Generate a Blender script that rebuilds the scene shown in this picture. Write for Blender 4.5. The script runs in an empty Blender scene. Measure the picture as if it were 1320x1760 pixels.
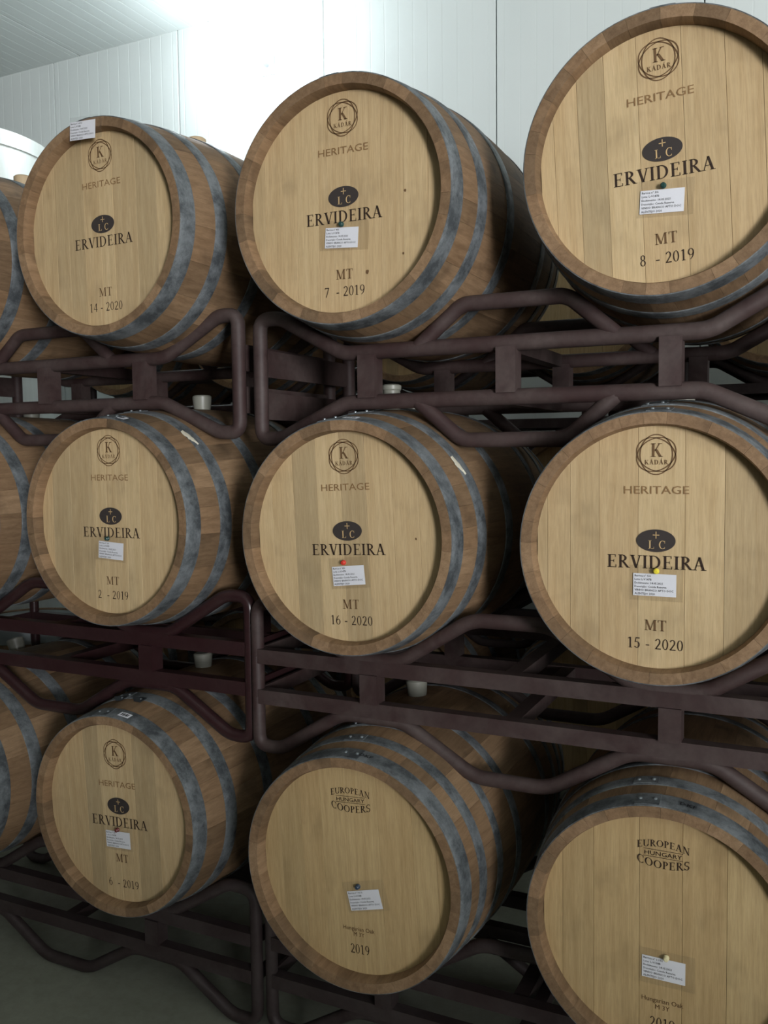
import bpy, math, random
from mathutils import Matrix, Vector
PI = math.pi
sc = bpy.context.scene
COL = sc.collection
Z0 = 1.72                                    # camera height above the floor
# ------------------------------------------------------------------ camera
cam_d = bpy.data.cameras.new('camera'); cam = bpy.data.objects.new('camera', cam_d); COL.objects.link(cam)
Fw = Vector((-0.43232413, 0.89915256, -0.06797447)); Rt = Vector((0.90149626, 0.43266056, -0.01045591)); Up = Vector((-0.02000841, 0.06579908, 0.99763227))
m = Matrix((Rt, Up, -Fw)).transposed().to_4x4(); m.translation = Vector((0, -1.938, Z0))
cam.matrix_world = m
cam_d.sensor_fit = 'HORIZONTAL'; cam_d.sensor_width = 36.0; cam_d.lens = 1541.93 * 36 / 1320; cam_d.clip_start = 0.02
sc.camera = cam
# ------------------------------------------------------------------ world and light
w = bpy.data.worlds.new('overcast_sky'); sc.world = w; w.use_nodes = True
w.node_tree.nodes['Background'].inputs[0].default_value = (0.80, 0.90, 1.0, 1); w.node_tree.nodes['Background'].inputs[1].default_value = 0.4
def area(name, loc, target, sx, sy, power, color, spread=PI):
    l = bpy.data.lights.new(name, 'AREA'); l.shape = 'RECTANGLE'; l.size = sx; l.size_y = sy; l.energy = power; l.color = color; l.spread = spread
    o = bpy.data.objects.new(name, l); COL.objects.link(o); o.location = loc
    o.rotation_euler = (Vector(target) - Vector(loc)).to_track_quat('-Z', 'Y').to_euler(); return o
DOOR_X, DOOR_W, DOOR_H, FRONT_Y = 8.0, 2.8, 3.4, -9.0
area('door_daylight', (DOOR_X, FRONT_Y - 0.12, DOOR_H / 2), (DOOR_X, 0, DOOR_H / 2), DOOR_W, DOOR_H, 3600, (0.97, 0.98, 1.0))
vs = sc.view_settings; vs.view_transform = 'Standard'; vs.look = 'None'; vs.exposure = -0.72; vs.gamma = 1.0; vs.use_curve_mapping = False
# ------------------------------------------------------------------ materials
def s2l(c): return tuple(((x / 255) / 12.92 if x / 255 <= .04045 else ((x / 255 + .055) / 1.055) ** 2.4) for x in c)
class Mat:
    def __init__(s, name):
        s.m = bpy.data.materials.new(name); s.m.use_nodes = True; s.nt = s.m.node_tree; s.N = s.nt.nodes; s.b = s.N['Principled BSDF']
    def n(s, t, **k):
        x = s.N.new(t)
        for a, v in k.items():
            if a.startswith('i_'): x.inputs[a[2:].replace('_', ' ')].default_value = v
            else: setattr(x, a, v)
        return x
    def l(s, a, b): s.nt.links.new(a, b)
    def ramp(s, src, stops):
        r = s.N.new('ShaderNodeValToRGB'); e = r.color_ramp.elements
        while len(e) < len(stops): e.new(0.5)
        for x, (p, c) in zip(e, stops): x.position = p; x.color = (*c, 1)
        s.l(src, r.inputs[0]); return r.outputs[0]
    def mix(s, fac, a, b, mode='MIX'):
        x = s.N.new('ShaderNodeMix'); x.data_type = 'RGBA'; x.blend_type = mode
        for src, i in ((fac, 0), (a, 6), (b, 7)):
            if hasattr(src, 'is_linked'): s.l(src, x.inputs[i])
            elif i == 0: x.inputs[0].default_value = src
            else: x.inputs[i].default_value = (*src, 1)
        return x.outputs[2]
    def noise(s, coord, scale, detail=4, rough=.6, dist=0):
        x = s.n('ShaderNodeTexNoise', i_Scale=scale, i_Detail=detail, i_Roughness=rough, i_Distortion=dist); s.l(coord, x.inputs[0]); return x.outputs[0]
    def coord(s, scale=(1, 1, 1), rnd=True):
        tc = s.n('ShaderNodeTexCoord'); mp = s.n('ShaderNodeMapping'); mp.inputs['Scale'].default_value = scale; s.l(tc.outputs['Object'], mp.inputs[0])
        if rnd:
            oi = s.n('ShaderNodeObjectInfo'); mu = s.n('ShaderNodeMath', operation='MULTIPLY'); mu.inputs[1].default_value = 37; s.l(oi.outputs['Random'], mu.inputs[0])
            s.l(mu.outputs[0], mp.inputs['Location'])
        return mp.outputs[0]
    def rnd(s): return s.n('ShaderNodeObjectInfo').outputs['Random']
    def bump(s, h, strength=.3, dist=.002):
        x = s.n('ShaderNodeBump', i_Strength=strength, i_Distance=dist); s.l(h, x.inputs['Height']); s.l(x.outputs[0], s.b.inputs['Normal'])
    def fin(s, col=None, rough=.6, metal=0, spec=.3):
        if col is not None:
            if hasattr(col, 'is_linked'): s.l(col, s.b.inputs['Base Color'])
            else: s.b.inputs['Base Color'].default_value = (*col, 1)
        if hasattr(rough, 'is_linked'): s.l(rough, s.b.inputs['Roughness'])
        else: s.b.inputs['Roughness'].default_value = rough
        s.b.inputs['Metallic'].default_value = metal; s.b.inputs['Specular IOR Level'].default_value = spec
        return s.m
def wood(name, lo, hi, grain, stain, tones=(.74, 1.12), streak=None):
    a = Mat(name); c = a.coord(grain)
    g = a.noise(c, 9, 5, .65, .4); col = a.mix(a.ramp(g, [(.32, (0, 0, 0)), (.68, (1, 1, 1))]), s2l(lo), s2l(hi))
    fine = a.noise(c, 46, 3, .7); col = a.mix(.30, col, a.ramp(fine, [(.3, (.45, .42, .38)), (.62, (1, 1, 1))]), 'MULTIPLY')
    tone = a.ramp(a.rnd(), [(0, (tones[0],) * 3), (.5, (sum(tones) / 2 + .04, sum(tones) / 2, sum(tones) / 2 - .03)), (1, (tones[1], tones[1], tones[1]))])
    col = a.mix(1, col, tone, 'MULTIPLY')
    b = a.noise(a.coord((1, 1, 1)), 7, 3, .6); col = a.mix(a.ramp(b, [(.55, (0, 0, 0)), (.78, (stain,) * 3)]), col, s2l([x * .55 for x in lo]))
    a.bump(fine, .15, .001)
    return a.fin(col, .62, 0, .25)
M = {}
M['head'] = wood('head_oak', (187, 162, 122), (202, 179, 140), (9, 9, .45), .30, (.80, 1.06))
M['head_ec'] = wood('head_oak_golden', (180, 154, 111), (196, 171, 127), (9, 9, .45), .30, (.82, 1.05))
M['stave'] = wood('stave_oak', (126, 101, 76), (152, 125, 97), (7, .5, 7), .8, (.64, 1.10))
M['stave_grey'] = wood('stave_oak_weathered', (120, 92, 66), (156, 124, 94), (4, .45, 4), .7, (.75, 1.1))
a = Mat('galvanised_hoop'); c = a.coord((1, 1, 1)); n1 = a.noise(c, 13, 8, .75, .15); n2 = a.noise(c, 80, 4, .7)
col = a.mix(a.ramp(n1, [(.40, (0, 0, 0)), (.60, (1, 1, 1))]), s2l((76, 80, 83)), s2l((130, 135, 138)))
col = a.mix(.35, col, a.ramp(n2, [(.35, (.55, .55, .55)), (.6, (1, 1, 1))]), 'MULTIPLY')
M['hoop'] = a.fin(col, a.ramp(n1, [(.35, (.55,) * 3), (.6, (.42,) * 3)]), .25, .4)
a = Mat('galvanised_rivet'); M['rivet'] = a.fin(s2l((150, 158, 162)), .35, .7)
def paint(name, base, dust, amt, rough):
    a = Mat(name); c = a.coord((1, 1, 1)); n1 = a.noise(c, 6, 5, .65, .5); n2 = a.noise(c, 60, 3, .6)
    col = a.mix(a.ramp(n1, [(.38, (0, 0, 0)), (.7, (amt,) * 3)]), s2l(base), s2l(dust))
    col = a.mix(.3, col, a.ramp(n2, [(.35, (.5,) * 3), (.6, (1,) * 3)]), 'MULTIPLY'); a.bump(n2, .12, .001)
    return a.fin(col, rough, 0, .4)
M['rack_dusty'] = paint('maroon_paint_dusty', (60, 43, 42), (86, 75, 72), .8, .6)
M['rack_gloss'] = paint('maroon_paint_glossy', (50, 29, 31), (66, 50, 50), .4, .28)
M['rack_low'] = paint('maroon_paint_worn', (54, 42, 42), (76, 68, 67), .75, .55)
def plain(name, c, rough=.6, metal=0, spec=.3): return Mat(name).fin(s2l(c), rough, metal, spec)
M['ink'] = plain('burnt_print', (52, 38, 30), .7); M['ink_mid'] = plain('burnt_print_faded', (104, 78, 52), .7); M['ink_soft'] = plain('burnt_print_light', (132, 102, 68), .7)
M['ink_grey'] = plain('oval_print', (58, 52, 50), .7); M['knock'] = plain('unprinted_oak', (204, 172, 124), .7); M['black'] = plain('black_ink', (26, 26, 30), .6)
M['paper'] = plain('white_paper', (236, 236, 242), .6); M['rubber'] = plain('silicone_bung', (132, 132, 122), .4, 0, .4); M['cork'] = plain('tan_bung', (190, 168, 136), .6)
M['smear'] = plain('dried_white_paste', (196, 190, 172), .6); M['dark_tab'] = plain('dark_steel', (70, 76, 80), .45, .6)
for k, c in dict(green=(36, 66, 62), red=(206, 60, 48), yellow=(226, 208, 66), maroon=(110, 50, 48), blue=(52, 66, 84), ivory=(222, 212, 170)).items(): M['pin_' + k] = plain('pin_' + k, c, .3, 0, .5)
a = Mat('clear_plastic_sleeve'); tr = a.n('ShaderNodeBsdfTransparent'); gl = a.n('ShaderNodeBsdfGlossy', i_Roughness=.12); mx = a.n('ShaderNodeMixShader', i_Fac=.06)
a.l(tr.outputs[0], mx.inputs[1]); a.l(gl.outputs[0], mx.inputs[2]); a.l(mx.outputs[0], a.N['Material Output'].inputs[0]); M['sleeve'] = a.m
a = Mat('white_coated_panel'); n1 = a.noise(a.coord((1, 1, .3)), 1.6, 3, .5); col = a.mix(n1, s2l((206, 214, 212)), s2l((222, 228, 226))); M['panel'] = a.fin(col, .42, 0, .35)
M['gap'] = plain('panel_joint_seal', (120, 128, 128), .7); M['block'] = plain('grey_plaster', (92, 90, 86), .9)
a = Mat('concrete_floor'); c = a.coord((1, 1, 1), False); n1 = a.noise(c, 2.2, 6, .65); n2 = a.noise(c, 24, 5, .7)
col = a.mix(n1, s2l((132, 134, 120)), s2l((166, 166, 152))); col = a.mix(.35, col, a.ramp(n2, [(.3, (.55,) * 3), (.6, (1,) * 3)]), 'MULTIPLY'); a.bump(n2, .2, .003); M['floor'] = a.fin(col, .7, 0, .3)
a = Mat('brushed_steel_tank'); n1 = a.noise(a.coord((30, 30, .6)), 3, 3, .6); M['steel'] = a.fin(a.mix(n1, s2l((206, 210, 206)), s2l((224, 228, 224))), .42, .35, .5)
M['housing'] = plain('grey_lamp_housing', (150, 154, 156), .45, .3)
a = Mat('lamp_lens'); a.b.inputs['Emission Color'].default_value = (.87, .95, 1, 1); a.b.inputs['Emission Strength'].default_value = 135; M['lens'] = a.fin((.9, .9, .9), .4)
# ------------------------------------------------------------------ helpers
class MB:
    def __init__(s): s.v = []; s.f = []
    def add(s, v, f): o = len(s.v); s.v += [tuple(x) for x in v]; s.f += [tuple(i + o for i in q) for q in f]; return s
    def box(s, x0, x1, y0, y1, z0, z1):
        return s.add([(x, y, z) for x in (x0, x1) for y in (y0, y1) for z in (z0, z1)], [(0, 1, 3, 2), (4, 6, 7, 5), (0, 4, 5, 1), (2, 3, 7, 6), (0, 2, 6, 4), (1, 5, 7, 3)])
    def mesh(s, name, smooth=False, angle=None):
        me = bpy.data.meshes.new(name); me.from_pydata(s.v, [], s.f); me.update()
        if smooth:
            me.polygons.foreach_set('use_smooth', [True] * len(me.polygons))
            me.set_sharp_from_angle(angle=math.radians(angle or 40))
        return me
def obj(name, me, mat, parent=None, mx=None):
    if isinstance(me, MB): me = me.mesh(name)
    o = bpy.data.objects.new(name, me); COL.objects.link(o)
    if mat is not None and len(me.materials) == 0: me.materials.append(mat)
    if parent is not None: o.parent = parent
    if mx is not None: o.matrix_local = mx
    return o
def tag(o, label, cat, group=None):
    o['label'] = label; o['category'] = cat
    if group: o['group'] = group
    return o
def empty(name, loc):
    o = bpy.data.objects.new(name, None); o.empty_display_size = .1; COL.objects.link(o); o.location = loc; return o
def struct(o): o['kind'] = 'structure'; return o
def fillet(pts, rad, closed=False, seg=5):
    out = []; n = len(pts)
    for i in range(n):
        p = Vector(pts[i])
        if not closed and i in (0, n - 1): out.append(p); continue
        a = Vector(pts[i - 1]) - p; b = Vector(pts[(i + 1) % n]) - p
        r = rad[i] if isinstance(rad, (list, tuple)) else rad
        ang = a.angle(b); t = min(r / math.tan(ang / 2), a.length * .48, b.length * .48)
        p0 = p + a.normalized() * t; p1 = p + b.normalized() * t
        for k in range(seg + 1):
            u = k / seg; out.append((1 - u) ** 2 * p0 + 2 * u * (1 - u) * p + u * u * p1)
    return out
def tube(pts, r, closed=False, seg=12, name='tube', side=Vector((0, 1, 0))):
    b = MB(); n = len(pts); ring = []
    for i, p in enumerate(pts):
        if closed: t = (pts[(i + 1) % n] - pts[i - 1])
        else: t = pts[min(i + 1, n - 1)] - pts[max(i - 1, 0)]
        t.normalize(); u = side - t * side.dot(t); u.normalize(); v = t.cross(u)
        ring.append([p + r * (math.cos(2 * PI * k / seg) * u + math.sin(2 * PI * k / seg) * v) for k in range(seg)])
    vs_ = [q for R in ring for q in R]; fs = []
    for i in range(n if closed else n - 1):
        for k in range(seg):
            j = (i + 1) % n; fs.append((i * seg + k, i * seg + (k + 1) % seg, j * seg + (k + 1) % seg, j * seg + k))
    if not closed: fs += [tuple(range(seg - 1, -1, -1)), tuple((n - 1) * seg + k for k in range(seg))]
    return b.add(vs_, fs).mesh(name, True, 50)
def lathe(prof, seg=24, name='lathe', axis='z'):
    b = MB(); n = len(prof)
    vs_ = []
    for (r, h) in prof:
        for k in range(seg):
            a_ = 2 * PI * k / seg; x, y = r * math.cos(a_), r * math.sin(a_)
            vs_.append((x, y, h) if axis == 'z' else (x, h, y))
    fs = [(i * seg + k, i * seg + (k + 1) % seg, (i + 1) * seg + (k + 1) % seg, (i + 1) * seg + k) for i in range(n - 1) for k in range(seg)]
    fs += [tuple(range(seg - 1, -1, -1)), tuple((n - 1) * seg + k for k in range(seg))]
    return b.add(vs_, fs).mesh(name, True, 35)
def bar(p, q, wx, wz):                     # box bar between two points along X or Y
    x0, x1 = min(p[0], q[0]), max(p[0], q[0]); y0, y1 = min(p[1], q[1]), max(p[1], q[1]); z0, z1 = min(p[2], q[2]), max(p[2], q[2])
    if x1 - x0 < 1e-6: x0 -= wx / 2; x1 += wx / 2
    if y1 - y0 < 1e-6: y0 -= wx / 2; y1 += wx / 2
    if z1 - z0 < 1e-6: z0 -= wz / 2; z1 += wz / 2
    return MB().box(x0, x1, y0, y1, z0, z1)
# ------------------------------------------------------------------ room shell
WALL_Y, CEIL = 3.0, Z0 + 2.78
XL, XR = -7.2, 10.4
struct(obj('floor', MB().box(XL, XR, FRONT_Y, WALL_Y, -.1, 0), M['floor']))
def ribbed(width, height, ribs, d=.0007):
    prof = [(0.004, d), (0.008, 0)]; p = width / ribs
    for i in range(ribs):
        x = (i + .5) * p; prof += [(x - .005, 0), (x - .002, d), (x + .002, d), (x + .005, 0)]
    prof += [(width - .008, 0), (width - .004, d)]
    b = MB(); n = len(prof)
    b.add([(x, y, z) for z in (0, height) for (x, y) in prof], [(i, i + 1, n + i + 1, n + i) for i in range(n - 1)])
    b.add([(prof[0][0], .04, 0), (prof[-1][0], .04, 0), (prof[0][0], .04, height), (prof[-1][0], .04, height), (prof[0][0], d, 0), (prof[-1][0], d, 0), (prof[0][0], d, height), (prof[-1][0], d, height)],
          [(1, 0, 2, 3), (0, 4, 6, 2), (5, 1, 3, 7)])
    return b.mesh('panel')
wb = struct(obj('wall_back', MB().box(XL, XR, WALL_Y + .03, WALL_Y + .12, 0, CEIL), M['gap']))
pm = ribbed(1.1, CEIL, 12); x = -1.65
while x - 1.1 > XL: x -= 1.1
while x < XR - 1.1: obj('panel', pm, M['panel'], wb, Matrix.Translation((x, WALL_Y, 0))); x += 1.1
cl = struct(obj('ceiling', MB().box(XL, XR, FRONT_Y, WALL_Y + .12, CEIL + .03, CEIL + .12), M['gap']))
cm = ribbed(1.1, WALL_Y - FRONT_Y, 12); x = -6.9
while x < XR - 1.1:
    obj('panel', cm, M['panel'], cl, Matrix.Translation((x, FRONT_Y, CEIL)) @ Matrix(((1, 0, 0, 0), (0, 0, 1, 0), (0, 1, 0, 0), (0, 0, 0, 1)))); x += 1.1
struct(obj('wall_left', MB().box(XL - .1, XL, FRONT_Y, WALL_Y, 0, CEIL), M['block']))
struct(obj('wall_right', MB().box(XR, XR + .1, FRONT_Y, WALL_Y, 0, CEIL), M['block']))
d0, d1 = DOOR_X - DOOR_W / 2, DOOR_X + DOOR_W / 2
struct(obj('wall_front', MB().box(XL, d0, FRONT_Y - .1, FRONT_Y, 0, CEIL).box(d1, XR, FRONT_Y - .1, FRONT_Y, 0, CEIL).box(d0, d1, FRONT_Y - .1, FRONT_Y, DOOR_H, CEIL), M['block']))
struct(obj('door_1', MB().box(d0 - .06, d0, FRONT_Y - .11, FRONT_Y + .02, 0, DOOR_H).box(d1, d1 + .06, FRONT_Y - .11, FRONT_Y + .02, 0, DOOR_H).box(d0 - .06, d1 + .06, FRONT_Y - .11, FRONT_Y + .02, DOOR_H, DOOR_H + .06), M['housing']))
struct(obj('added_shade_wall', MB().box(XL, XR - 0.6, -3.35, -3.2, 0, 1.12), M['block']))     # unseen chest-high wall, added to shade the lower tiers
# ------------------------------------------------------------------ letters (serif strokes, cap height 1)
T, TH, SF = .15, .055, .05
def rect(x0, y0, x1, y1): return [(x0, y0), (x1, y0), (x1, y1), (x0, y1)]
def line(x0, y0, x1, y1, wd):              # slanted stroke with horizontal ends
    h = wd / 2; return [(x0 - h, y0), (x0 + h, y0), (x1 + h, y1), (x1 - h, y1)]
def ring(cx, cy, rx, ry, a0, a1, wt=T, wn=TH, seg=14):
    out = []
    for i in range(seg):
        p, q = [math.radians(a0 + (a1 - a0) * (i + k) / seg) for k in (0, 1)]
        f = lambda t, e: (cx + (rx - e * wt) * math.cos(t), cy + (ry - e * wn) * math.sin(t))
        out.append([f(p, 0), f(q, 0), f(q, 1), f(p, 1)])
    return out
def stem(x, y0=0, y1=1, wd=T, s=.09, bot=True, top=True):
    o = [rect(x, y0, x + wd, y1)]
    if bot: o.append(rect(x - s, y0, x + wd + s, y0 + SF))
    if top: o.append(rect(x - s, y1 - SF, x + wd + s, y1))
    return o
def G(ch):
    if ch == 'I': return stem(.12), .38
    if ch == 'E': return stem(.12) + [rect(.12, 1 - SF, .62, 1), rect(.58, .80, .62, 1), rect(.2, .49, .50, .49 + SF), rect(.47, .40, .50, .62), rect(.12, 0, .66, SF), rect(.62, 0, .66, .22)], .72
    if ch == 'L': return stem(.12) + [rect(.12, 0, .64, SF), rect(.60, 0, .64, .24)], .68
    if ch == 'R': return stem(.12) + ring(.3, .745, .32, .255, -90, 90) + [rect(.2, .95, .31, 1), rect(.2, .49, .31, .54), line(.36, .5, .72, 0, .17), rect(.62, 0, .86, SF)], .80
    if ch == 'P': return stem(.12) + ring(.3, .73, .32, .27, -90, 90) + [rect(.2, .95, .31, 1), rect(.2, .46, .31, .51)], .68
    if ch == 'D': return stem(.12) + ring(.34, .5, .48, .5, -90, 90) + [rect(.2, .95, .35, 1), rect(.2, 0, .35, .05)], .90
    if ch == 'V': return [line(.16, 1, .44, 0, .16), line(.70, 1, .44, 0, .06), rect(0, 1 - SF, .32, 1), rect(.56, 1 - SF, .84, 1)], .80
    if ch == 'A': return [line(.13, 0, .42, 1, .06), line(.70, 0, .42, 1, .16), rect(.22, .32, .60, .37), rect(0, 0, .26, SF), rect(.54, 0, .88, SF)], .88
    if ch == '\u00c1': return G('A')[0] + [line(.42, 1.08, .56, 1.28, .1)], .88
    if ch == 'M': return [rect(.14, 0, .19, 1), rect(.03, 0, .31, SF), rect(.03, 1 - SF, .24, 1), line(.20, 1, .53, .04, .15), line(.84, 1, .52, .04, .05), rect(.82, 0, .82 + T, 1), rect(.73, 0, 1.04, SF), rect(.82, 1 - SF, 1.04, 1)], 1.10
    if ch == 'N': return [rect(.14, 0, .19, 1), rect(.03, 0, .31, SF), rect(.02, 1 - SF, .24, 1), line(.18, 1, .74, 0, .16), rect(.74, 0, .79, 1), rect(.63, 1 - SF, .90, 1)], .92
    if ch == 'T': return stem(.29, top=False) + [rect(.02, 1 - SF, .70, 1), rect(.02, .78, .06, 1), rect(.66, .78, .70, 1)], .72
    if ch == 'K': return stem(.12, wd=.17) + [line(.32, .42, .66, 1, .07), line(.40, .56, .74, 0, .19), rect(.54, 1 - SF, .84, 1), rect(.60, 0, .90, SF)], .90
    if ch == 'C': return ring(.45, .5, .42, .5, 50, 310) + [rect(.70, .66, .74, .98), rect(.70, .04, .73, .26)], .82
    if ch == 'O': return ring(.47, .5, .44, .5, 0, 360, seg=24), .94
    if ch == 'U': return [rect(.12, .3, .12 + T, 1), rect(.02, 1 - SF, .36, 1), rect(.72, .3, .77, 1), rect(.62, 1 - SF, .88, 1)] + ring(.445, .32, .325, .32, 180, 360), .88
    if ch == 'S': return ring(.33, .74, .26, .26, 30, 250, .11, .07) + ring(.33, .26, .28, .26, -160, 80, .11, .07) + [line(.26, .56, .42, .44, .2), rect(.54, .70, .58, .98), rect(.06, .02, .10, .30)], .66
    if ch == '0': return ring(.31, .5, .27, .5, 0, 360, .1, .05, 22), .64
    if ch == '1': return stem(.24, s=.1, top=False, wd=.12) + [line(.12, .86, .26, .97, .12)], .60
    if ch == '2': return ring(.30, .72, .25, .28, -35, 165, .11, .06) + [line(.10, .04, .48, .58, .11), rect(.06, 0, .58, .10)], .64
    if ch == '4': return [rect(.40, 0, .52, 1), rect(.04, .27, .62, .34), line(.08, .28, .44, 1, .07)], .66
    if ch == '5': return ring(.27, .32, .28, .32, -150, 110, .11, .06) + [line(.12, .55, .20, 1, .06), rect(.18, .90, .54, 1)], .62
    if ch == '6': return ring(.32, .31, .27, .31, 0, 360, .1, .05, 20) + ring(.50, .36, .45, .64, 100, 180, .1, .05), .64
    if ch == '7': return [rect(.06, .90, .58, 1), line(.22, 0, .53, .92, .09), rect(.06, .80, .10, 1)], .60
    if ch == '8': return ring(.31, .76, .21, .24, 0, 360, .09, .05, 18) + ring(.31, .27, .25, .27, 0, 360, .1, .05, 18), .62
    if ch == '9': return ring(.31, .69, .27, .31, 0, 360, .1, .05, 20) + ring(.13, .64, .45, .64, -80, 0, .1, .05), .64
    if ch == '-': return [rect(.08, .30, .40, .40)], .48
    return [], .34
def serif(b, text, cx, cy, width, cap, y, warp=None, sp=.05, bold=0):
    xs = 0; polys = []
    for ch in text:
        ps, wd = G(ch); polys += [[(px + xs, pz) for px, pz in q] for q in ps]; xs += wd + sp
    xs -= sp; k = width / xs
    for q in polys:
        pts = []
        for px, pz in q:
            X = px * k - width / 2; Zv = pz * cap - cap / 2
            if warp: X, Zv = warp(X, Zv)
            pts.append((cx + X, y, cy + Zv))
        b.add(pts, [tuple(range(len(q)))])
    return b
FONT_CACHE = {}
def sans(text, cap, width=None, res=1):
    k = (text, res)
    if k not in FONT_CACHE:
        cu = bpy.data.curves.new('t', 'FONT'); cu.body = text; cu.size = 1; cu.resolution_u = res; cu.offset = .012 if res == 1 else .0; cu.align_x = 'CENTER'; cu.align_y = 'TOP_BASELINE' if False else 'BOTTOM_BASELINE'
        o = bpy.data.objects.new('t', cu); COL.objects.link(o); bpy.context.view_layer.update()
        me = bpy.data.meshes.new_from_object(o.evaluated_get(bpy.context.evaluated_depsgraph_get()))
        FONT_CACHE[k] = ([v.co.copy() for v in me.vertices], [tuple(p.vertices) for p in me.polygons])
        bpy.data.objects.remove(o); bpy.data.curves.remove(cu); bpy.data.meshes.remove(me)
    vs_, fs = FONT_CACHE[k]
    x0, x1 = min(v.x for v in vs_), max(v.x for v in vs_); kx = (width / (x1 - x0)) if width else cap / .73; kz = cap / .73
    return [((v.x - (x0 + x1) / 2) * kx, v.y * kz) for v in vs_], fs, (x1 - x0) * kx
def sans_at(b, text, cx, cy, cap, y, width=None, left=None, rot=0, res=1):
    vs_, fs, wd = sans(text, cap, width, res)
    dx = cx if left is None else left + wd / 2
    b.add([(dx + px, y, cy - cap / 2 + pz) for px, pz in vs_], fs); return b
# ------------------------------------------------------------------ barrels
L, RH = .95, .293
def prof(y, rb): return RH + (rb - RH) * (1 - (1 - 2 * y / L) ** 2)
YS = [0, .03, .06, .10, .15, .21, .28, .35, .42, .475]; YS = YS + [L - y for y in reversed(YS[:-1])]
STAVE = {}
def stave_mesh(deg, rb, seg=4):
    k = (deg, rb, seg)
    if k in STAVE: return STAVE[k]
    h = math.radians(deg) / 2 - .0007; b = MB(); path = [(y, prof(y, rb)) for y in YS]
    inn = [(L - .002, prof(L, rb) - .024), (L - .012, prof(0, rb) - .0275), (L - .035, prof(.035, rb) - .034), (L - .1, prof(.1, rb) - .034), (L / 2, rb - .034), (.1, prof(.1, rb) - .034), (.035, prof(.035, rb) - .034), (.012, prof(0, rb) - .0275), (.001, prof(0, rb) - .024)]
    loop = path + inn; n = len(loop); vs_ = []
    for i in range(seg + 1):
        t = -h + 2 * h * i / seg
        vs_ += [(r * math.cos(t), y, r * math.sin(t)) for y, r in loop]
    fs = [(i * n + j, i * n + (j + 1) % n, (i + 1) * n + (j + 1) % n, (i + 1) * n + j) for i in range(seg) for j in range(n)]
    no = len(path)                                   # side faces as quads across the wall thickness
    for off, flip in ((0, 1), (seg * n, 0)):
        ins = [min(range(no, n), key=lambda q: abs(loop[q][0] - y)) for y, r in path]
        for j in range(no - 1):
            q = (off + j, off + ins[j], off + ins[j + 1], off + j + 1)
            q = tuple(dict.fromkeys(q)); fs.append(q if flip else tuple(reversed(q)))
    b.add(vs_, fs); STAVE[k] = b.mesh('stave', True, 30); return STAVE[k]
HOOP = {}
def hoop_mesh(y0, y1, rb, seg=112, t=.0028):
    k = (round(y0, 4), round(y1, 4), rb, seg)
    if k in HOOP: return HOOP[k]
    ym = (y0 + y1) / 2
    pr = [(prof(y0, rb) - .001, y0), (prof(y0, rb) + t - .0008, y0), (prof(y0, rb) + t, y0 + .001), (prof(ym, rb) + t, ym), (prof(y1, rb) + t, y1 - .001), (prof(y1, rb) + t - .0008, y1), (prof(y1, rb) - .001, y1)]
    b = MB(); n = len(pr); vs_ = []
    for i in range(seg):
        a_ = 2 * PI * i / seg; vs_ += [(r * math.cos(a_), y, r * math.sin(a_)) for r, y in pr]
    fs = [(i * n + j, ((i + 1) % seg) * n + j, ((i + 1) % seg) * n + j + 1, i * n + j + 1) for i in range(seg) for j in range(n - 1)]
    HOOP[k] = b.add(vs_, fs).mesh('hoop', True, 40); return HOOP[k]
def patch(y0, y1, a0, a1, rb, off, th=.0015, seg=8, ny=2):     # curved plate lying on the barrel surface
    b = MB(); vs_ = []; m_ = ny + 1
    for lay in (off, off + th):
        for i in range(seg + 1):
            t = math.radians(a0 + (a1 - a0) * i / seg)
            for j in range(m_):
                y = y0 + (y1 - y0) * j / ny; r = prof(y, rb) + lay; vs_.append((r * math.cos(t), y, r * math.sin(t)))
    N = (seg + 1) * m_; fs = []
    for i in range(seg):
        for j in range(ny):
            p = i * m_ + j; fs += [(p, p + 1, p + m_ + 1, p + m_), (N + p, N + p + m_, N + p + m_ + 1, N + p + 1)]
    for i in range(seg):
        p = i * m_; fs.append((p, p + m_, N + p + m_, N + p)); p += ny; fs.append((p, N + p, N + p + m_, p + m_))
    for j in range(ny):
        fs.append((j, N + j, N + j + 1, j + 1)); p = seg * m_ + j; fs.append((p, p + 1, N + p + 1, N + p))
    return b.add(vs_, fs).mesh('plate', True, 40)
def board_mesh(x0, x1, R=.2675, th=.022):
    g = .00028; x0 += g; x1 -= g; x0 = max(x0, -R + .004); x1 = min(x1, R - .004); n = 8; top = []
    for i in range(n + 1):
        x = x0 + (x1 - x0) * i / n; top.append((x, math.sqrt(R * R - x * x)))
    out = [(x, z) for x, z in top] + [(x, -z) for x, z in reversed(top)]; k = len(out); e = .0005; xm = (x0 + x1) / 2
    b = MB(); vs_ = [(xm + (x - xm) * (1 - e * 2 / (x1 - x0)), 0, z) for x, z in out] + [(x, e, z) for x, z in out] + [(x, th, z) for x, z in out]
    fs = [tuple(range(k))] + [(i, k + i, k + (i + 1) % k, (i + 1) % k) for i in range(k)] + [(k + i, 2 * k + i, 2 * k + (i + 1) % k, k + (i + 1) % k) for i in range(k)] + [tuple(range(3 * k - 1, 2 * k - 1, -1))]
    return b.add(vs_, fs).mesh('head_board')
RIVET = lathe([(.0045, 0), (.0045, .0012), (.0034, .0026), (.0012, .0034)], 10, 'rivet')
BUNG_PROFILE = ([(.024, -.02), (.029, .012), (.031, .034), (.031, .042), (.026, .046)]); BUNG = {k: lathe(BUNG_PROFILE, 24, 'bung') for k in ('rubber', 'cork')}
REAR = lathe([(.2645, L - .055), (.2645, L - .035)], 48, 'rear_head', 'y')
K_HOOPS = [(.001, .052), (.128, .173), (.30, .345)]
E_HOOPS = [(.001, .050), (.094, .130), (.195, .225), (.32, .355)]
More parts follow.
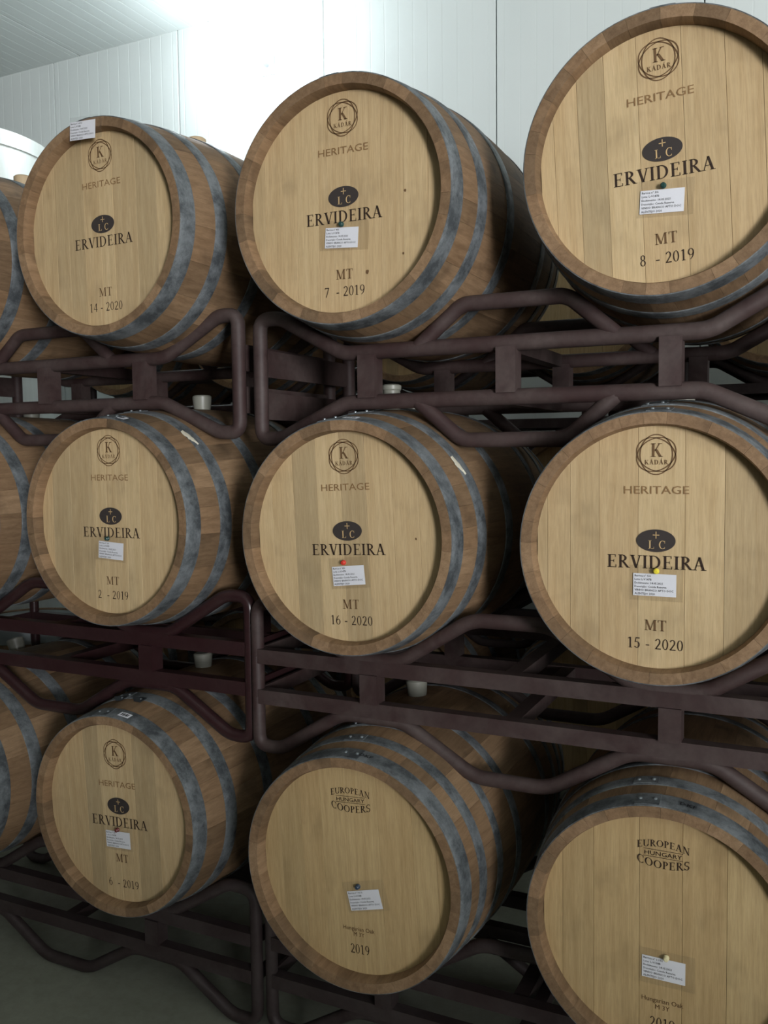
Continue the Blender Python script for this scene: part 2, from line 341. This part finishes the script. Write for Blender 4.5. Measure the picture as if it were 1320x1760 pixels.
def rotY(a_deg): return Matrix.Rotation(-math.radians(a_deg), 4, 'Y')     # positive turns counter-clockwise seen from the front
def on_surface(y, phi, rb, off=0):         # frame on the barrel skin: local z = outwards
    r = prof(y, rb) + off; sl = math.atan2(prof(y + .005, rb) - prof(y - .005, rb), .01)
    return rotY(phi) @ Matrix.Translation((r, y, 0)) @ Matrix.Rotation(PI / 2, 4, 'Y') @ Matrix.Rotation(sl, 4, 'X')
def barrel(x, y, z, roll, label, kind='k', rb=.335, seed=0, group='oak wine barrels in the front racks', detail=True, widths=None, bung='rubber', staves=True, hoopstart=0, stave='stave'):
    rnd = random.Random(seed)
    e = empty('wine_barrel', (x, y + L / 2, z + Z0 - rb)); tag(e, label, 'barrel', group)
    base = Matrix.Translation((0, -L / 2, rb)); B = base @ rotY(roll)
    hoops = K_HOOPS if kind == 'k' else E_HOOPS
    if staves:
        ws = [10] * 9 + [14] * 9 + [18] * 8; rnd.shuffle(ws); ph = rnd.uniform(0, 30)
        for d in ws:
            ph += d / 2; obj('stave', stave_mesh(d, rb), M[stave], e, base @ rotY(ph)); ph += d / 2
    else:
        b = MB(); me = stave_mesh(14, rb, 2); 
        for i in range(26):
            R = rotY(i * 360 / 26); b.add([R @ v.co for v in me.vertices], [tuple(p.vertices) for p in me.polygons])
        obj('stave_shell', b.mesh('stave_shell', True, 30), M[stave], e, base)
    hm = M['head'] if kind == 'k' else M['head_ec']
    if widths is None:
        widths = []; s_ = 0
        while s_ < .53: t = rnd.choice([.05, .062, .072, .085]); widths.append(t); s_ += t
        k_ = .54 / s_; widths = [t * k_ for t in widths]
    x0 = -sum(widths) / 2
    for t in widths:
        obj('head_board', board_mesh(x0, x0 + t), hm, e, B @ Matrix.Translation((0, .035 + rnd.uniform(-.0005, .0005), 0))); x0 += t
    obj('rear_head', REAR, M['stave'], e, B)
    allh = hoops + [(L - b_, L - a_) for a_, b_ in reversed(hoops)]
    for i, (a_, b_) in enumerate(allh):
        h = obj('hoop', hoop_mesh(a_, b_, rb, 112 if detail else 48), M['hoop'], e, B)
        if detail and i < len(hoops):                # overlapped end with two rivets near the top
            ph = 90 + hoopstart + rnd.uniform(-6, 6) + (i * 3)
            obj('lap_plate', patch(a_ + .002, b_ - .002, ph - 5, ph + 5, rb, .0028), M['hoop'], h)
            for s_ in (-3, 3): obj('rivet', RIVET, M['rivet'], h, on_surface((a_ + b_) / 2, ph + s_, rb, .0042))
    if bung: obj('bung', BUNG[bung], M[bung], e, B @ on_surface(L / 2, 90, rb, .0))
    return e, B
PY = .0338                                           # printed lettering just proud of the head boards
def print_k(e, B, num, v, dark=1.0):
    em, he, el, er, mt, nu = v
    b = MB()
    for k in range(3):                               # three interlaced ovals
        for i in range(40):
            q = []
            for t, o in ((i, 0), (i + 1, 0), (i + 1, 1), (i, 1)):
                a_ = 2 * PI * t / 40; ra, rb_ = (.0443, .0352); ra -= o * .0022; rb_ -= o * .0022
                X, Zv = ra * math.cos(a_), rb_ * math.sin(a_); c, s_ = math.cos(PI / 3 * k + .52), math.sin(PI / 3 * k + .52)
                q.append((X * c - Zv * s_, PY, em + X * s_ + Zv * c))
            b.add(q, [(0, 1, 2, 3)])
    serif(b, 'K', .001, em + .0095, .026, .029, PY); serif(b, 'K\u00c1D\u00c1R', 0, em - .0165, .049, .0098, PY, sp=.1)
    obj('maker_emblem', b, M['ink_mid'], e, B)
    obj('quality_lettering', sans_at(MB(), 'HERITAGE', 0, he, .018, PY, width=.137, res=2), M['ink_soft'], e, B)
    ov = MB(); ov.add([(.0415 * math.cos(2 * PI * i / 48), PY, el + .0247 * math.sin(2 * PI * i / 48)) for i in range(48)], [tuple(range(48))])
    oo = obj('oval_mark', ov, M['ink_grey'], e, B)
    b = MB(); serif(b, 'L', -.0095, el - .0085, .013, .0185, PY - .0006); serif(b, 'C', .0135, el - .0085, .0145, .0185, PY - .0006)
    b.add([(x_, PY - .0006, z_ + el + .0125) for x_, z_ in rect(-.0065, -.0009, .0075, .0009)], [(0, 1, 2, 3)]); b.add([(x_, PY - .0006, z_ + el + .0125) for x_, z_ in rect(-.0004, -.0075, .0014, .0075)], [(0, 1, 2, 3)])
    obj('oval_letters', b, M['knock'], oo)
    obj('winery_lettering', serif(MB(), 'ERVIDEIRA', 0, er, .2095, .0285, PY), M['ink'], e, B)
    obj('toast_letters', serif(MB(), 'MT', 0, mt, .047, .0235, PY), M['ink_mid'], e, B)
    obj('serial_number', serif(MB(), num, 0, nu, .0135 * sum(G(c)[1] + .05 for c in num) / .56 * .92, .0235, PY), M['ink'], e, B)
def print_e(e, B, v, year='2019'):
    co, hu, m3, nu = v; b = MB()
    fr = lambda k, g: (lambda X, Zv: (X, (Zv) * (1 + g * (X / .055) ** 2) + k * (X / .055) ** 2))
    serif(b, 'EUROPEAN', 0, co + .0240, .110, .0145, PY, fr(-.0085, .10), .06); serif(b, 'COOPERS', 0, co - .0230, .110, .0168, PY, fr(.0095, .15), .06)
    sans_at(b, 'HUNGARY', 0, co + .0008, .0098, PY, width=.078, res=2)
    for dz in (.0088, -.0072): b.add([(x_, PY, z_ + co + dz) for x_, z_ in rect(-.041, -.0005, .041, .0005)], [(0, 1, 2, 3)])
    obj('maker_emblem', b, M['ink'], e, B)
    b = MB(); sans_at(b, 'Hungarian Oak', 0, hu, .011, PY, width=.088, res=2); sans_at(b, 'M 3Y', 0, m3, .011, PY, width=.030, res=2)
    obj('oak_lettering', b, M['ink_mid'], e, B)
    obj('year_number', serif(MB(), year, 0, nu, .054, .0235, PY), M['ink'], e, B)
def card(x, y, z, rot, label, pin, first, lote, date, descr, dx=0, pin_off=(.0, .030), sleeve=(.012, .03, .012, .012), yoff=.0):
    e = empty('label_card', (x, y, z + Z0)); e.rotation_euler = (0, -math.radians(rot), 0); tag(e, label, 'label card', 'typed label cards on the barrel heads')
    W, H = .0455, .0245
    obj('paper', MB().box(-W, W, -.0012, -.0006, -H, H), M['paper'], e)
    b = MB()
    for i, s_ in enumerate((first, lote, date, descr, 'VINHO BRANCO APTO DOC', 'ALENTEJO 2020')):
        sans_at(b, s_, 0, H - .0048 - i * .0079, .0046, -.0015, left=-W + .003)
    obj('typed_text', b, M['black'], e)
    l_, t_, r_, b_ = sleeve
    obj('plastic_sleeve', MB().box(-W - l_, W + r_, -.0024, -.0020, -H - b_, H + t_), M['sleeve'], e)
    if pin: obj('push_pin', lathe([(.006, 0), (.0065, .003), (.0042, .006), (.0055, .0095), (.0035, .0115)], 14, 'push_pin'), M['pin_' + pin], e, Matrix.Translation((pin_off[0], -.002, pin_off[1])) @ Matrix.Rotation(PI / 2, 4, 'X'))
    return e
STD = (.203, .127, .016, -.031, -.17, -.211)
C0X = -2.585
FRONT = {}
def fb(key, x, y, z, roll, label, **k):
    FRONT[key] = barrel(x, y, z, roll, label, **k); return FRONT[key]
# top tier
e, B = fb((1, 0), C0X, 0, .615, 0, 'oak barrel of the top tier cut off by the left photo edge', seed=10, bung='cork')
e, B = fb((1, 1), -1.801, -.013, .622, .82, 'oak barrel printed 14 - 2020 with a card stuck over its top rim', seed=11, bung='cork'); print_k(e, B, '14 - 2020', STD)
e, B = fb((1, 2), -1.049, 0, .603, -.01, 'oak barrel printed 7 - 2019 with a shiny card sleeve, middle of the top tier', seed=12, widths=[.045, .052, .043, .062, .088, .082, .06, .062, .05]); print_k(e, B, '7  - 2019', STD)
e, B = fb((1, 3), -.305, .044, .616, 3.0, 'oak barrel printed 8 - 2019 at top right under the wall', seed=13, widths=[.04, .055, .06, .07, .092, .085, .07, .07]); print_k(e, B, '8  - 2019', STD)
# middle tier
e, B = fb((2, 0), C0X, 0, -.20, 0, 'oak barrel of the middle tier cut off by the left photo edge', seed=20)
e, B = fb((2, 1), -1.814, -.004, -.194, .22, 'oak barrel printed 2 - 2019 on the glossy dark red rack', seed=21); print_k(e, B, '2  - 2019', STD)
e, B = fb((2, 2), -1.058, .015, -.216, 2.36, 'oak barrel printed 16 - 2020 with a red pinned card, centre of the photo', seed=22, widths=[.05, .066, .07, .07, .07, .072, .07, .07]); print_k(e, B, '16 - 2020', STD)
e, B = fb((2, 3), -.309, .032, -.217, .24, 'oak barrel printed 15 - 2020 at the right of the middle tier', seed=23, widths=[.05, .052, .065, .085, .098, .08, .09, .06]); print_k(e, B, '15 - 2020', STD)
# bottom tier
e, B = fb((3, 0), C0X, 0, -1.05, 20, 'oak barrel of the bottom tier cut off by the left photo edge', seed=30)
e, B = fb((3, 1), -1.818, -.004, -1.048, 3.0, 'oak barrel printed 6 - 2019 with a bar code sticker in the bottom tier', seed=31); print_k(e, B, '6  - 2019', (.173, .084, .019, -.029, -.137, -.212))
e, B = fb((3, 2), -1.015, -.05, -1.042, 3.35, 'oak barrel of the bottom tier with card under a curved maker stamp and large 2019', kind='e', rb=.332, seed=32, widths=[.06, .065, .06, .075, .085, .09, .06, .05]); print_e(e, B, (.177, -.151, -.165, -.203))
e, B = fb((3, 3), -.278, -.02, -1.052, .28, 'oak barrel at the lower right photo corner with a curved maker stamp', kind='e', rb=.332, seed=33, bung=None, widths=[.055, .07, .10, .09, .09, .085, .06]); print_e(e, B, (.176, -.152, -.167, -.203))
# small things fixed to single barrels
def sticker(key, y, phi, rb=.335):
    e, B = FRONT[key]; s_ = obj('bar_code_sticker', patch(y - .0105, y + .0105, phi - 3.7, phi + 3.7, rb, .0032, .0003), M['paper'], e, B); b = MB()
    mm = bpy.data.meshes
    for i, (p0, p1) in enumerate(((-2.4, -1.9), (-1.6, -.7), (-.4, -.1), (.2, 1.0), (1.3, 1.5), (1.8, 2.4))):
        q = patch(y - .006, y + .006, phi + p0, phi + p1, rb, .0036, .0002, 1, 1); b.add([v.co for v in q.vertices], [tuple(p.vertices) for p in q.polygons]); mm.remove(q)
    obj('bar_code', b, M['black'], s_)
sticker((3, 1), .026, 79); sticker((2, 1), .026, 79); sticker((2, 2), .026, 84)
def smear(key, y, a0, a1, seed):
    rn = random.Random(seed); e, B = FRONT[key]; b = MB(); n = 14; ct = []; ed = []
    for i in range(n + 1):
        u = i / n; ph = math.radians(a0 + (a1 - a0) * u); hw = .010 * math.sin(PI * min(1, u * 1.1 + .05)) ** .6 * rn.uniform(.6, 1.2) + .0012; yc = y - .006 + .012 * u
        for yy, o in ((yc - hw, .0022), (yc, .0065), (yc + hw, .0022)):
            r = prof(yy, .335) + o; ct.append((r * math.cos(ph), yy, r * math.sin(ph)))
    b.add(ct, [(3 * i + j, 3 * i + j + 1, 3 * i + j + 4, 3 * i + j + 3) for i in range(n) for j in (0, 1)])
    obj('paste_smear', b.mesh('paste_smear', True, 80), M['smear'], e, B)
smear((2, 2), .134, 37, 27, 4); smear((2, 1), .137, 54, 43, 5)
e, B = FRONT[(3, 1)]
for ph, y in ((97, .123), (84, .123)):            # folded hoop clips
    k_ = obj('hoop_clip', MB().box(-.012, .012, -.016, .014, 0, .002).box(-.012, .012, -.017, -.015, 0, .014), M['dark_tab'], e, B @ on_surface(y, ph, .335, .003))
    obj('rivet', RIVET, M['rivet'], k_, Matrix.Translation((0, 0, .002)))
for key, ph in (((3, 2), 79), ((3, 3), 80)):      # hand-written letters on the head hoop
    e, B = FRONT[key]; b = MB()
    vs_, fs, wd = sans('DKF', .012, .034)
    b.add([(px, pz - .006, 0) for px, pz in vs_], fs); obj('marker_writing', b, M['black'], e, B @ on_surface(.026, ph, .332, .0042))
for key, u, v, r_ in (((1, 2), .165, .009, .0034), ((1, 2), .159, -.136, .0028), ((1, 2), .063, -.17, .0044), ((2, 2), .188, -.006, .0026)):   # dark knots in the head boards
    e, B = FRONT[key]; rn = random.Random(int(u * 1000)); obj('knot', MB().add([(u + r_ * rn.uniform(.7, 1.2) * math.cos(PI * i / 6), PY, v + r_ * rn.uniform(.8, 1.4) * math.sin(PI * i / 6)) for i in range(12)], [tuple(range(12))]), M['ink_mid'], e, B)
# ------------------------------------------------------------------ label cards
def put(key, px, pz, rot, label, pin, *a_, **k):
    e, B = FRONT[key]; p = (e.matrix_basis @ B) @ Vector((px, .0338, pz)); return card(p.x, p.y, p.z - Z0, rot, label, pin, *a_, **k)
DT = 'Enchimento: 14.05.2021'; DS = 'Descri\u00e7\u00e3o: Conde Reserva'
put((1, 2), -.006, -.082, -4, 'typed card in a shiny clear sleeve on the barrel printed 7 - 2019', 'green', 'Barrica n\u00ba 4/6', 'Lote: L-V147B', DT, DS, pin_off=(.0, .031), sleeve=(.016, .016, .03, .006))
put((1, 3), -.005, -.092, -2.2, 'typed card with a dark green pin on the barrel printed 8 - 2019', 'green', 'Barrica n\u00ba 3/6', 'Lote: L-V147B', DT, DS, pin_off=(.002, .031), sleeve=(.006, .02, .02, .008))
put((2, 1), -.002, -.083, -3.4, 'typed card with a dark pin on the barrel printed 2 - 2019', 'green', 'Barrica n\u00ba 1/6', 'Lote: L-V147B', DT, DS, pin_off=(-.01, .034), sleeve=(.016, .02, .01, .006))
put((2, 2), -.002, -.097, 5.8, 'typed card under a red pin on the barrel printed 16 - 2020', 'red', 'Barrica n\u00ba 4/6', 'Lote: L-V147B', DT, DS, pin_off=(-.008, .034), sleeve=(.006, .022, .014, .008))
put((2, 3), -.002, -.081, 0, 'typed card under a yellow pin on the barrel printed 15 - 2020', 'yellow', 'Barrica n\u00ba 5/6', 'Lote: L-V147B', DT, DS, pin_off=(.004, .031), sleeve=(.008, .018, .014, .01))
put((3, 1), -.009, -.082, 3.6, 'typed card with a maroon pin on the barrel printed 6 - 2019', 'maroon', 'Barrica n\u00ba 2/6', 'Lote: L-V147B', DT, DS, pin_off=(.004, .031), sleeve=(.01, .018, .012, .006))
put((3, 2), .023, -.073, 14.9, 'typed card with a dark blue pin above the large 2019 in the bottom tier', 'blue', 'Barrica n\u00ba 10/16', 'Lote: L-V138B', DT, DS, pin_off=(-.008, .036), sleeve=(.008, .024, .02, .004))
put((3, 3), .002, -.080, -.2, 'typed card with an ivory pin on the lower right corner barrel', 'ivory', 'Barrica n\u00ba 11/16', 'Lote: L-V138B', DT, DS, pin_off=(.006, .03), sleeve=(.006, .018, .02, .012))
e, B = FRONT[(1, 1)]; p = (e.matrix_basis @ B) @ Vector((-.024, -.002, .264))
card(p.x, p.y, p.z - Z0, -2.8, 'typed card stuck over the top rim of the barrel printed 14 - 2020', None, 'Barrica n\u00ba 16/16', 'Lote: L-V138B', 'Enchimento: 14.05.2021', DS, sleeve=(.002, .012, .024, .002))
# ------------------------------------------------------------------ racks
def rack_b(cx, yf, zr, mat, label, hw=.757, depth=.53, r=.0185):
    """zr: height of the upper square rail; bent tube loops, square rails and two posts on each side frame"""
    e = empty('barrel_rack', (cx, yf + depth / 2, zr - .275 + Z0)); tag(e, label, 'rack', 'tubular steel barrel racks')
    zz = lambda dz: dz + .275
    for y in (-depth / 2, depth / 2):
        up = [(-hw, .0), (-hw, .148), (-.66, .148), (-.45, .020), (-.30, .020), (-.10, .145), (.10, .145), (.30, .020), (.45, .020), (.66, .148), (hw, .148), (hw, 0)]
        lo = [(hw, -.115), (hw, -.258), (.665, -.258), (.47, -.137), (.29, -.137), (.095, -.254), (-.095, -.254), (-.29, -.137), (-.47, -.137), (-.665, -.258), (-hw, -.258), (-hw, -.115)]
        pts = [(px, y, zz(pz)) for px, pz in up + lo]
        rad = [.05, .07, .09] + [.12] * 6 + [.09, .07, .05, .05, .07, .09] + [.12] * 6 + [.09, .07, .05]
        obj('bent_tube', tube(fillet(pts, rad, True), r, True, 14, 'bent_tube'), mat, e)
        for dz in (0, -.114): obj('rail', bar((-hw + .01, y, zz(dz)), (hw - .01, y, zz(dz)), .036, .040), mat, e)
        for px in (-.38, .38): obj('post', bar((px, y, zz(-.096)), (px, y, zz(-.018)), .05, .1), mat, e)
    for px in (-hw, hw):
        for dz in (0, -.114): obj('side_bar', MB().box(px - .005, px + .005, -depth / 2, depth / 2, zz(dz) - .02, zz(dz) + .02), mat, e)
    for dz in (0, -.114): obj('cross_bar', MB().box(-.02, .02, -depth / 2 + .018, depth / 2 - .018, zz(dz) - .018, zz(dz) + .018), mat, e)
    return e
def rack_a(cx, yf, zr, mat, label, hw=.728, depth=.53, r=.0205):
    e = empty('barrel_rack', (cx, yf + depth / 2, zr - .245 + Z0)); tag(e, label, 'rack', 'tubular steel barrel racks')
    zz = lambda dz: dz + .245
    for y in (-depth / 2, depth / 2):
        up = [(-hw, -.068), (-hw, .108), (-.66, .108), (-.465, 0), (.465, 0), (.66, .108), (hw, .108), (hw, -.068)]
        lo = [(hw, -.068), (hw, -.225), (.66, -.225), (.455, -.132), (-.455, -.132), (-.66, -.225), (-hw, -.225), (-hw, -.068)]
        pts = [(px, y, zz(pz)) for px, pz in up[:-1] + lo[:-1]]
        rad = [.05, .08, .09, .1, .1, .09, .08, .05, .08, .09, .1, .1, .09, .08]
        obj('bent_tube', tube(fillet(pts, rad, True), r, True, 14, 'bent_tube'), mat, e)
        for sg, z_, zt in ((1, .0, .104), (-1, -.132, -.237)):
            hp = [(-.25, y, zz(z_)), (-.125, y, zz(zt)), (.145, y, zz(zt)), (.265, y, zz(z_))]
            obj('hump_tube', tube(fillet([Vector(q) for q in hp], .07), r * .95, False, 14, 'hump_tube'), mat, e)
        for px in (-.385, -.003, .385): obj('post', bar((px, y, zz(-.122)), (px, y, zz(-.01)), .05, .1), mat, e)
    for px in (-hw, hw):
        for dz in (-.012, -.132): obj('side_bar', MB().box(px - .005, px + .005, -depth / 2, depth / 2, zz(dz) - .038, zz(dz) + .038), mat, e)
    for dz in (0, -.132): obj('cross_bar', MB().box(-.04, .0, -depth / 2 + .018, depth / 2 - .018, zz(dz) - .018, zz(dz) + .018), mat, e)
    return e
rack_a(-.685, .21, .262, M['rack_dusty'], 'dusty maroon tubular rack carrying the barrels printed 7 and 8 - 2019')
rack_a(-2.215, .21, .283, M['rack_dusty'], 'dusty maroon tubular rack under the barrel printed 14 - 2020')
rack_b(-.664, .15, -.568, M['rack_dusty'], 'maroon tubular rack carrying the barrels printed 15 and 16 - 2020', hw=.738, depth=.60)
rack_b(-2.174, .16, -.555, M['rack_gloss'], 'glossy dark red tubular rack under the barrel printed 2 - 2019', hw=.741, depth=.60)
rack_b(-2.225, .21, -1.441, M['rack_low'], 'maroon tubular rack on the floor under the barrel printed 6 - 2019')
rack_b(-.665, .22, -1.441, M['rack_low'], 'maroon tubular rack on the floor under the two curved stamp barrels')
# white stopper left standing on a middle barrel
tag(obj('stopper', lathe([(.026, 0), (.024, .01), (.024, .052), (.027, .056), (.027, .066), (.02, .07)], 24, 'stopper'), M['rubber'], None, Matrix.Translation((-1.056, .315, -.216 + .3285 + Z0))), 'white stopper standing on top of the barrel printed 16 - 2020', 'stopper')
# ------------------------------------------------------------------ things behind the front racks
BY = 1.6
zt = {1: .59, 2: -.235, 3: -1.06}
for t_ in (1, 2, 3):
    for i, bx in enumerate((-3.20, -2.44, -1.61, -.855, -.12, .64)):
        e, B = barrel(bx, BY, zt[t_], 0, 'oak barrel half hidden in the dark row behind the front racks', seed=50 + 6 * t_ + i, group='oak barrels of the back row', detail=False, staves=False, rb=.333)
for t_ in (1, 2, 3):
    for cx in (-2.82, -1.232, .26): rack_b(cx, BY + .21, zt[t_] - .366, M['rack_low'], 'maroon rack half hidden in the dark row behind the front racks', hw=.73)
for o in COL.objects:
    if o.get('label', '').startswith('maroon rack half'): o['group'] = 'racks of the back row'
# unseen next rack of the same row, added to block door light
for t_, zb in ((1, .61), (2, -.215), (3, -1.05)):
    for bx in (.48, 1.24): barrel(bx, .0, zb, 0, 'unseen oak barrel added to the row beyond the right photo edge', seed=80 + t_, group='added oak barrels beyond the right photo edge', detail=False, staves=False, rb=.333)
    rack_b(.86, .21, zb - .366, M['rack_low'], 'unseen maroon rack added to the row beyond the right photo edge')['group'] = 'added racks beyond the right photo edge'
# steel tank at the far left
tk = empty('steel_tank', (-4.86, 2.0, 0)); tag(tk, 'pale stainless steel tank rising behind the barrels at the far left', 'tank')
obj('tank_body', lathe([(.58, .25), (.62, .30), (.62, 3.50), (.61, 3.50)], 64, 'tank_body'), M['steel'], tk)
obj('tank_top', lathe([(.60, 3.50), (.632, 3.50), (.632, 3.585), (.60, 3.60), (.20, 3.70), (.19, 3.74), (.12, 3.75)], 64, 'tank_top'), M['steel'], tk)
for k in range(3):
    a_ = 2 * PI * k / 3 + .4; obj('leg', lathe([(.03, 0), (.03, .30)], 12, 'leg'), M['steel'], tk, Matrix.Translation((.5 * math.cos(a_), .5 * math.sin(a_), 0)))
# small upright keg
kg = empty('upright_keg', (-3.42, 1.2, 0)); kg.scale = (1, 1, 1.30); tag(kg, 'small bright oak keg standing upright on the floor far left', 'keg')
obj('keg_body', lathe([(.25, 0), (.275, .18), (.285, .36), (.275, .55), (.252, .72), (.228, .72), (.232, .695)], 40, 'keg_body'), M['stave'], kg)
for z0_, z1_, r0, r1 in ((.655, .715, .262, .254), (.50, .54, .28, .276), (.18, .22, .277, .281), (.01, .06, .252, .26)):
    h = obj('hoop', lathe([(r0 - .004, z0_), (r0 + .002, z0_), (r1 + .003, z1_), (r1 - .004, z1_)], 40, 'hoop'), M['rivet'], kg)
# globe lamp bracketed to the back wall
lx, ly, lz = -3.15, 2.70, 2.42 + Z0
lp = empty('globe_lamp', (lx, WALL_Y, lz)); tag(lp, 'glaring white globe lamp bracketed high on the panel wall', 'lamp')
obj('bracket', tube([Vector((0, 0, 0)), Vector((0, ly - WALL_Y + .1, 0))], .015, False, 10, 'bracket', Vector((1, 0, 0))), M['housing'], lp)
obj('wall_plate', MB().box(-.05, .05, -.012, 0, -.06, .06), M['housing'], lp)
obj('lamp_globe', lathe([(.11 * math.sin(PI * max(.03, min(.97, k / 12))), -.11 * math.cos(PI * k / 12)) for k in range(13)], 20, 'lamp_globe'), M['lens'], lp, Matrix.Translation((0, ly - WALL_Y, 0)))
